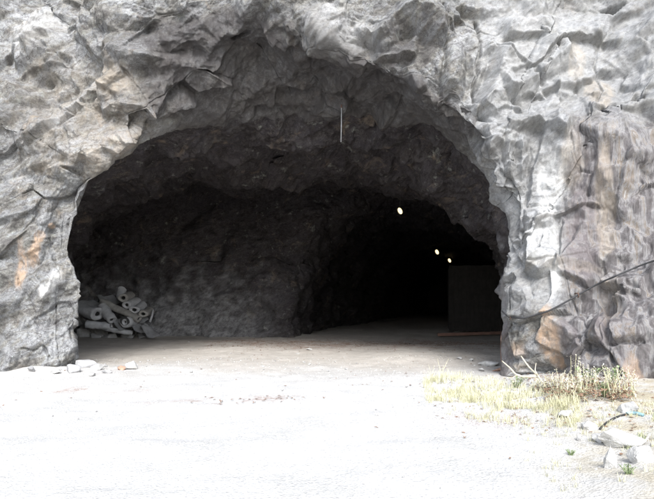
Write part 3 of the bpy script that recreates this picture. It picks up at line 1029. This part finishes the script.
for i in range(n + 1):
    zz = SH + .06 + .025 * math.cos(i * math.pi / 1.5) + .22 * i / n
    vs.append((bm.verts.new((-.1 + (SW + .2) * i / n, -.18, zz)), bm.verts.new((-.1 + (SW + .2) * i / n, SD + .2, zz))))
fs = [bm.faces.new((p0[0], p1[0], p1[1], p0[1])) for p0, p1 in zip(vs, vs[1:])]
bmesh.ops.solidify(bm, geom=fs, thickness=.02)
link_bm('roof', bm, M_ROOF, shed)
for xx in (-.03, SW + .03):
    bm = bmesh.new()
    box(bm, (xx, -.02, SH / 2), (.09, .09, SH), None, .008)
    link_bm('corner_post', bm, M_BOARD, shed, False)

# timber beam on the floor
M_BEAM = speckled('reddish_timber', (0.16, 0.09, 0.07), (0.25, 0.15, 0.115), 3, 0.85)
a, b = Vector(gpt(438, 337.2) + (0,)), Vector(gpt(502, 335.4) + (0,))
a.z, b.z = g1(a.x, a.y) + .12, g1(b.x, b.y) + .12
bm = bmesh.new()
dr = (b - a)
rm = dr.to_track_quat('X', 'Z').to_matrix()
box(bm, dr / 2, (dr.length, .12, .13), rm, .012)
o = link_bm('timber_beam', bm, M_BEAM, None, False)
o.location = a
tag(o, 'long reddish timber beam lying on the dark tunnel floor', 'beam')

# ------------------------------------------------------------------ hanging rod, cable, hose
M_ROD = speckled('galvanised_rod', (0.22, 0.225, 0.235), (0.42, 0.43, 0.44), 9, 0.5)
M_CABLE = speckled('black_cable', (0.018, 0.018, 0.02), (0.04, 0.04, 0.042), 20, 0.6)
M_RUSTY = speckled('rusty_wire', (0.07, 0.042, 0.035), (0.13, 0.08, 0.06), 20, 0.8)
M_BLUE = speckled('blue_plastic', (0.13, 0.24, 0.27), (0.22, 0.34, 0.37), 12, 0.5)
rd_ = on_rock(341.5, 107, 0.03).y
a, b = Vector(W(341.5, 107, rd_)), Vector(W(341, 142, rd_))
t = empty('hanging_rod', a, 'thin pale metal rod hanging from the arch of the tunnel mouth', 'rod')
bm = bmesh.new()
tube(bm, [Vector((0, .25, .12)), Vector((0, 0.01, 0)), (b - a) * .5 + Vector((.004, 0, 0)), b - a], [.011, .012, .013, .011], 8)
link_bm('rod', bm, M_ROD, t)
bm = bmesh.new()
tube(bm, [Vector((0, .01, -.02)), Vector((0, 0.01, .06))], .02, 10)
link_bm('anchor_nut', bm, M_RUSTY, t)


def smooth_path(pts, n=6):
    pts = np.array([tuple(q_) for q_ in pts])
    return pchip(np.arange(len(pts)), pts, np.linspace(0, len(pts) - 1, (len(pts) - 1) * n + 1))


cp = [(502, 311), (510, 317), (522, 318), (535, 315), (548, 311), (562, 304), (578, 295), (592, 287), (604, 281), (618, 275), (632, 269), (650, 262), (668, 257)]
pts = [on_rock(px, py, 0.07) for px, py in cp]
ys_ = [q_.y for q_ in pts]
for _ in range(2):
    ys_ = [min(ys_[i], (ys_[max(i - 1, 0)] + ys_[min(i + 1, len(ys_) - 1)]) / 2 + .02) for i in range(len(ys_))]
pts = [Vector(W(px, py, d)) for (px, py), d in zip(cp, ys_)]
base = pts[0].copy()
t = empty('black_cable', base, 'black cable slung along the right rock face', 'cable')
bm = bmesh.new()
tube(bm, [Vector(q_) - base for q_ in smooth_path(pts)], .017, 8)
link_bm('cable', bm, M_CABLE, t)
for i in (1, 6):
    bm = bmesh.new()
    c0 = pts[i] - base
    tube(bm, [c0 + Vector((0, .16, .03)), c0 + Vector((0, -.01, .035)), c0 + Vector((0, -.04, -.02)), c0 + Vector((0, .0, -.045))], .012, 6)
    link_bm('wall_hook', bm, M_RUSTY, t)
wp = [on_rock(px, py, 0.04) for px, py in ((502, 311), (500.5, 322), (501, 335), (500.5, 350), (501.5, 362))]
bm = bmesh.new()
tube(bm, [Vector(q_) - wp[0] for q_ in smooth_path(wp)], .007, 6)
o = link_bm('rusty_wire', bm, M_RUSTY)
o.location = wp[0]
tag(o, 'thin rusty wire hanging down the inner edge of the right pillar', 'wire')

def on_ground(px, py, up):
    x, y = gpt(px, py)
    return Vector((x, y, g1(x, y) + up))


pts = [on_ground(*q_, .014) for q_ in ((600, 430), (605, 425), (611, 421), (617, 418), (623, 416), (628, 415))]
base = pts[0].copy()
t = empty('black_hose', base, 'black hose with a bright blue end lying behind the pale boulders', 'hose')
bm = bmesh.new()
tube(bm, [Vector(q_) - base for q_ in smooth_path(pts)], .012, 10)
link_bm('hose', bm, M_CABLE, t)
bm = bmesh.new()
p1 = [on_ground(*q_, .02) for q_ in ((627, 415), (631, 414.5), (637, 415), (643, 416.5))]
tube(bm, [q_ - base for q_ in p1], [.019, .024, .024, .02], 12)
link_bm('blue_fitting', bm, M_BLUE, t)

# ------------------------------------------------------------------ twigs, weeds, grass
M_TWIG = speckled('bleached_wood', (0.42, 0.38, 0.28), (0.62, 0.57, 0.44), 12, 0.8)
M_STRAW = speckled('straw', (0.40, 0.385, 0.23), (0.66, 0.64, 0.46), 3, 0.8, obj=False)
M_SEED = speckled('seed_heads', (0.52, 0.47, 0.38), (0.74, 0.70, 0.62), 12, 0.9, obj=False)
M_GREEN = speckled('weed_leaf', (0.14, 0.18, 0.085), (0.24, 0.30, 0.16), 6, 0.6, obj=False)
M_LEAFD = speckled('dead_leaf', (0.12, 0.07, 0.045), (0.28, 0.18, 0.12), 1.7, 0.8, obj=False)


def twig(path, r, label, forks=()):
    pts = [Vector(W(*q_)) for q_ in path]
    base = pts[0].copy()
    t = empty('bare_branch', base, label, 'branch', 'bare branches at the foot of the right pillar')
    bm = bmesh.new()
    sp = smooth_path(pts, 5)
    tube(bm, [Vector(q_) - base for q_ in sp], list(np.linspace(r, r * .45, len(sp))), 7)
    link_bm('stem', bm, M_TWIG, t)
    for f in forks:
        fp = [Vector(W(*q_)) - base for q_ in f]
        bm = bmesh.new()
        tube(bm, fp, list(np.linspace(r * .5, r * .2, len(fp))), 6)
        link_bm('side_twig', bm, M_TWIG, t)


twig([(536, 376, 10.9), (525, 377, 11.0), (517, 375, 11.1), (510, 368, 11.3), (502, 361, 11.6)], .024, 'bent pale branch arching from the grass to the inner pillar edge',
     [[(517, 375, 11.1), (512, 378, 11.0), (507, 377, 11)]])
twig([(562, 411, 9.4), (555, 401, 9.7), (547, 389, 10.1), (538, 376, 10.5), (529, 367, 10.9), (521, 356, 11.2)], .026, 'long straight pale branch leaning up against the right rock face',
     [[(547, 389, 10.1), (551, 380, 10.1), (553, 372, 10.2)], [(538, 376, 10.5), (535, 370, 10.5), (536, 363, 10.6)]])


def leaf_faces(V_, F_, c, d, w, L, bend=0.3):
    """a pointed leaf of four faces, folded along the midrib"""
    d = d.normalized()
    s = d.cross(Vector((0, 0, 1)))
    s = s.normalized() if s.length > 1e-3 else Vector((1, 0, 0))
    up = s.cross(d)
    i = len(V_)
    V_ += [c, c + d * L * .45 + s * w + up * w * bend, c + d * L * .5, c + d * L * .45 - s * w + up * w * bend, c + d * L - Vector((0, 0, L * .2))]
    F_ += [(i, i + 1, i + 2), (i, i + 2, i + 3), (i + 1, i + 4, i + 2), (i + 2, i + 4, i + 3)]


def dry_weed(px, py, h, label, seed):
    r = random.Random(seed)
    x, y = gpt(px, py)
    b = Vector((x, y, g1(x, y) - .03))
    t = empty('dry_weed', b, label, 'plant', 'dry weeds along the right cliff foot')
    bm = bmesh.new()
    SV, SF, LV, LF = [], [], [], []
    for k in range(r.randint(8, 12)):
        a = r.uniform(0, 6.28)
        ln = h * r.uniform(.55, 1.0)
        out = ln * r.uniform(.05, .38)
        p0 = Vector((r.uniform(-.1, .1), r.uniform(-.07, .07), 0))
        ps = [p0 + Vector((math.cos(a) * out * u ** 1.6, math.sin(a) * out * u ** 1.6, ln * u)) for u in (0, .35, .7, 1)]
        tube(bm, ps, [.006, .005, .004, .002], 5)
        for _ in range(18):                                     # fluffy seed head on the upper third
            u = r.uniform(.62, 1.03)
            c = ps[2].lerp(ps[3], (u - .7) / .3) + Vector((r.gauss(0, .014), r.gauss(0, .014), 0))
            leaf_faces(SV, SF, c, Vector((r.gauss(0, 1), r.gauss(0, 1), r.gauss(.4, .6))), r.uniform(.006, .011), r.uniform(.02, .04))
        for _ in range(5):
            u = r.uniform(.05, .55)
            leaf_faces(LV, LF, ps[0].lerp(ps[2], u), Vector((r.gauss(0, 1), r.gauss(0, 1), r.gauss(.1, .4))), .013, r.uniform(.06, .13))
    link_bm('stem', bm, M_STRAW, t)
    link_me('seed_head', raw_mesh('seed_head', SV, SF), M_SEED, t)['kind'] = 'stuff'
    link_me('dead_foliage', raw_mesh('dead_foliage', LV, LF), M_LEAFD if seed % 2 else M_STRAW, t)


wd = [(562, 394, 0.43, 'pale dry weed at the lower tip of the orange stained rock'), (574, 398, 0.39, 'short pale dry weed right of the leaning branch top'),
      (585, 396, 0.47, 'tall pale dry weed before the purple brown rock slab'), (594, 394, 0.48, 'tallest white topped dry weed against the dark vertical crack'),
      (604, 397, 0.48, 'white topped dry weed right of the tallest one'), (614, 398, 0.51, 'bushy dry weed left of the green clump at the cliff foot'),
      (628, 396, 0.47, 'dry weed nearest the right edge at the cliff foot'), (552, 392, 0.31, 'small dry weed behind the leaning branch'),
      (578, 388, 0.55, 'dry weed close to the rock face behind the others'), (542, 390, 0.27, 'lowest dry weed left of the leaning branch foot')]
for k, w_ in enumerate(wd):
    dry_weed(*w_, 300 + k)


def green_weed(px, py, h, label, seed, n=70):
    r = random.Random(seed)
    x, y = gpt(px, py)
    b = Vector((x, y, g1(x, y) - .02))
    t = empty('green_weed', b, label, 'plant', 'green weeds on the right bank')
    bm = bmesh.new()
    LV, LF = [], []
    for k in range(9):
        a = r.uniform(0, 6.28)
        out = h * r.uniform(.2, .8)
        ps = [Vector((math.cos(a) * out * u, math.sin(a) * out * u, h * r.uniform(.9, 1.05) * u * (1.3 - .3 * u))) for u in (0, .5, 1)]
        tube(bm, ps, [.005, .004, .002], 5)
        for _ in range(n // 9):
            u = r.uniform(.1, 1)
            leaf_faces(LV, LF, ps[0].lerp(ps[1], u * 2) if u < .5 else ps[1].lerp(ps[2], u * 2 - 1),
                       Vector((r.gauss(0, 1), r.gauss(0, 1), r.gauss(.4, .4))), h * .07, h * r.uniform(.2, .4))
    link_bm('stem', bm, M_GREEN, t)
    link_me('foliage', raw_mesh('foliage', LV, LF), M_GREEN, t)


for k, w_ in enumerate([(516, 388, .22, 'small bright green weed under the bent branch'), (604, 397, .22, 'green leafy weed at the foot of the right cliff'),
                        (592, 386, .30, 'dark green weed tucked in the hollow of the right cliff foot'),
                        (628, 474, .10, 'low green weed at the lower right corner by the pale boulder'), (571, 455, .08, 'small green weed in the thin grass of the lower right'),
                        (613, 388, .34, 'upright green weed beside the grey boulder behind the hose')]):
    green_weed(*w_, 500 + k)


# grass: nobody could count it
def grass(name, n, region, hmin, hmax, mat, label):
    V_, F_ = [], []
    tries = 0
    while n > 0 and tries < 400000:
        tries += 1
        y = random.uniform(5.0, 13.8)
        x = random.uniform(0.5, 9.0)
        px, py = CX + F * x / y, HY + F * (EYE - .1) / y
        dens = region(px, py, x, y)
        if random.random() > dens:
            continue
        n -= 1
        z = g1(x, y) if n % 14 == 0 else None
        if z is None:
            z = grass.z
            x, y = grass.x + random.gauss(0, .022), grass.y + random.gauss(0, .022)
        else:
            grass.z, grass.x, grass.y = z, x, y
        h = random.uniform(hmin, hmax) * (0.6 + .4 * dens)
        a = random.uniform(0, 6.28)
        w = random.uniform(.0012, .0032)
        lean = h * random.uniform(.2, 1.3)
        dx, dy = math.cos(a) * lean, math.sin(a) * lean
        sx_, sy_ = -math.sin(a) * w, math.cos(a) * w
        i = len(V_)
        V_ += [(x - sx_, y - sy_, z - .01), (x + sx_, y + sy_, z - .01), (x + dx * .35 + sx_ * .8, y + dy * .35 + sy_ * .8, z + h * .6),
               (x + dx * .35 - sx_ * .8, y + dy * .35 - sy_ * .8, z + h * .6), (x + dx, y + dy, z + h * .95)]
        F_ += [(i, i + 1, i + 2, i + 3), (i + 3, i + 2, i + 4)]
    return tag(link_me(name, raw_mesh(name, V_, F_), mat), label, 'grass', kind='stuff')


grass.x, grass.y, grass.z = 3, 9, 0


def patchy(x, y):
    return float(np.clip(0.5 + 1.3 * vnoise(np.array([[x * 1.9, y * 1.9, 0.3]]), 333)[0], 0, 1))


def reg_main(px, py, x, y):
    if not (425 < px < 580 and 372 < py < 425):
        return 0.0
    d = max(0, 1 - abs(py - (385 + (px - 430) * .17)) / 24)
    return d * patchy(x, y)


def reg_low(px, py, x, y):
    if not (505 < px < 950 and 385 + 20 * (px < 660) < py < 490):
        return 0.0
    return max(0, min(1, (px - 505) / 80)) * .55 * patchy(x, y)


grass('dry_grass', 9000, reg_main, .04, .20, M_STRAW, 'pale dry grass on the bank before the right pillar')
grass('thin_grass', 8500, reg_low, .03, .12, M_STRAW, 'thin pale grass over the gravel at the lower right')
grass('green_grass', 900, lambda a, b, c_, d_: max(reg_main(a, b, c_, d_) * .6 * (a > 490), reg_low(a, b, c_, d_) * (a > 590)), .05, .16, M_GREEN, 'green blades among the dry grass at the right')
# a few tall stalks at the grass edge
for k, (px, py, h) in enumerate(((432, 385, .42), (441, 384, .5), (452, 386, .36), (468, 384, .3), (424, 388, .3))):
    x, y = gpt(px, py)
    bm = bmesh.new()
    for j in range(5):
        a = random.uniform(0, 6.28)
        l = h * random.uniform(.6, 1)
        tube(bm, [(0, 0, 0), (math.cos(a) * l * .1, math.sin(a) * l * .1, l * .6), (math.cos(a) * l * .3, math.sin(a) * l * .3, l)], [.004, .003, .0015], 4)
    o = link_bm('grass_stalk', bm, M_STRAW)
    o.location = (x, y, g1(x, y) - .01)
    tag(o, 'thin tall tuft of dry grass stalks on the left edge of the grass bank', 'grass', 'tall grass tufts at the edge of the bank')

# fallen leaves
V_, F_ = [], []
cand = []
while len(cand) < 2600:
    r_ = random.random()
    if r_ < .62:
        x, y = random.uniform(-4.2, 6.5), random.gauss(21.8, 1.7)
    elif r_ < .72:
        x, y = random.gauss(4.3, .5), random.gauss(11.3, .5)
    elif r_ < .86:
        x, y = random.gauss(3.2, .9), random.gauss(9.2, 1.3)
    elif r_ < .89:
        x, y = random.gauss(-1.2, .5), random.gauss(9.5, .2)
    else:
        x, y = random.uniform(-6, 5), random.uniform(9, 20)
    if y < 5.5 or y > 25:
        continue
    cand.append((x, y))
ca_ = np.array(cand)
for (x, y), z in zip(cand, gz(ca_[:, 0], ca_[:, 1])):
    a = random.uniform(0, 6.28)
    if y < 19 and x < 1.5 and random.random() < .55:
        continue
    leaf_faces(V_, F_, Vector((x, y, z + .012)), Vector((math.cos(a), math.sin(a), random.uniform(-.1, .35))), random.uniform(.012, .028), random.uniform(.04, .085), random.uniform(-.3, .6))
for _ in range(700):                                  # heaped in the hollow at the foot of the right-hand rock
    x, y = gpt(random.uniform(545, 632), random.uniform(384, 402))
    a = random.uniform(0, 6.28)
    leaf_faces(V_, F_, Vector((x, y, g1(x, y) + random.uniform(0, .16))), Vector((math.cos(a), math.sin(a), random.uniform(-.3, .8))),
               random.uniform(.012, .03), random.uniform(.05, .11), random.uniform(-.3, .6))
tag(link_me('leaf_litter', raw_mesh('leaf_litter', V_, F_), M_LEAFD), 'brown fallen leaves strewn over the tunnel floor and bank', 'leaves', kind='stuff')

# fine gravel scattered over the track
V_, F_ = [], []
gp_ = [(random.uniform(-.5, .5) * y, y) for y in (random.uniform(5, 17) for _ in range(3500))]
gp_ += [(random.gauss(2.0, .45), random.gauss(8.1, .35)) for _ in range(700)]
ga = np.array(gp_)
for (x, y), z in zip(gp_, gz(ga[:, 0], ga[:, 1])):
    s = random.uniform(.006, .02)
    i = len(V_)
    j = lambda: random.uniform(.6, 1.3) * s
    V_ += [(x - j(), y, z), (x, y - j(), z), (x + j(), y, z), (x, y + j(), z), (x + j() * .3, y + j() * .2, z + j() * .9), (x - j() * .3, y - j() * .2, z + j() * .8)]
    F_ += [(i, i + 1, i + 5), (i + 1, i + 4, i + 5), (i + 1, i + 2, i + 4), (i + 2, i + 3, i + 4), (i + 3, i, i + 5), (i + 3, i + 5, i + 4)]
tag(link_me('gravel', raw_mesh('gravel', V_, F_), M_STONE, None, False), 'loose gravel over the pale track', 'gravel', kind='stuff')

# ------------------------------------------------------------------ camera, light, world
cam = bpy.data.cameras.new('camera')
cam.sensor_width = 36
cam.sensor_fit = 'HORIZONTAL'
cam.lens = F / 654 * 36
cam.shift_y = (HY - 249.5) / 654
cam.clip_end = 1000
co = bpy.data.objects.new('camera', cam)
co.location = (0, 0, EYE)
co.rotation_euler = (math.pi / 2, 0, 0)
COL.objects.link(co)
scene.camera = co

SUN_EL, SUN_AZ = math.radians(42), math.radians(8)        # behind the viewer, a little to the right
sd_ = Vector((math.sin(SUN_AZ) * math.cos(SUN_EL), -math.cos(SUN_AZ) * math.cos(SUN_EL), math.sin(SUN_EL)))
sl = bpy.data.lights.new('sun', 'SUN')
sl.energy = 1.45
sl.angle = math.radians(26)
sl.color = (1.0, 0.99, 0.975)
so = bpy.data.objects.new('sun', sl)
so.rotation_euler = (-sd_).to_track_quat('-Z', 'Y').to_euler()
so.location = (5, -10, 20)
COL.objects.link(so)

w = bpy.data.worlds.new('World')
scene.world = w
w.use_nodes = True
nt = w.node_tree
bg = nt.nodes['Background']
bg.inputs['Strength'].default_value = 0.12
sky = nt.nodes.new('ShaderNodeTexSky')
sky.sky_type = 'NISHITA'
sky.sun_disc = False
sky.sun_elevation = SUN_EL
sky.sun_rotation = math.pi - SUN_AZ
sky.air_density = 1.0
sky.dust_density = 1.5
sky.ozone_density = 1.0
hs = nt.nodes.new('ShaderNodeHueSaturation')
hs.inputs['Saturation'].default_value = 0.5
nt.links.new(sky.outputs[0], hs.inputs['Color'])
nt.links.new(hs.outputs[0], bg.inputs['Color'])

vs_ = scene.view_settings
vs_.view_transform = 'Standard'
vs_.look = 'None'
vs_.exposure = 1.95
vs_.gamma = 1
vs_.use_curve_mapping = False
scene.cycles.use_denoising = True
scene.cycles.max_bounces = 8
scene.cycles.diffuse_bounces = 5
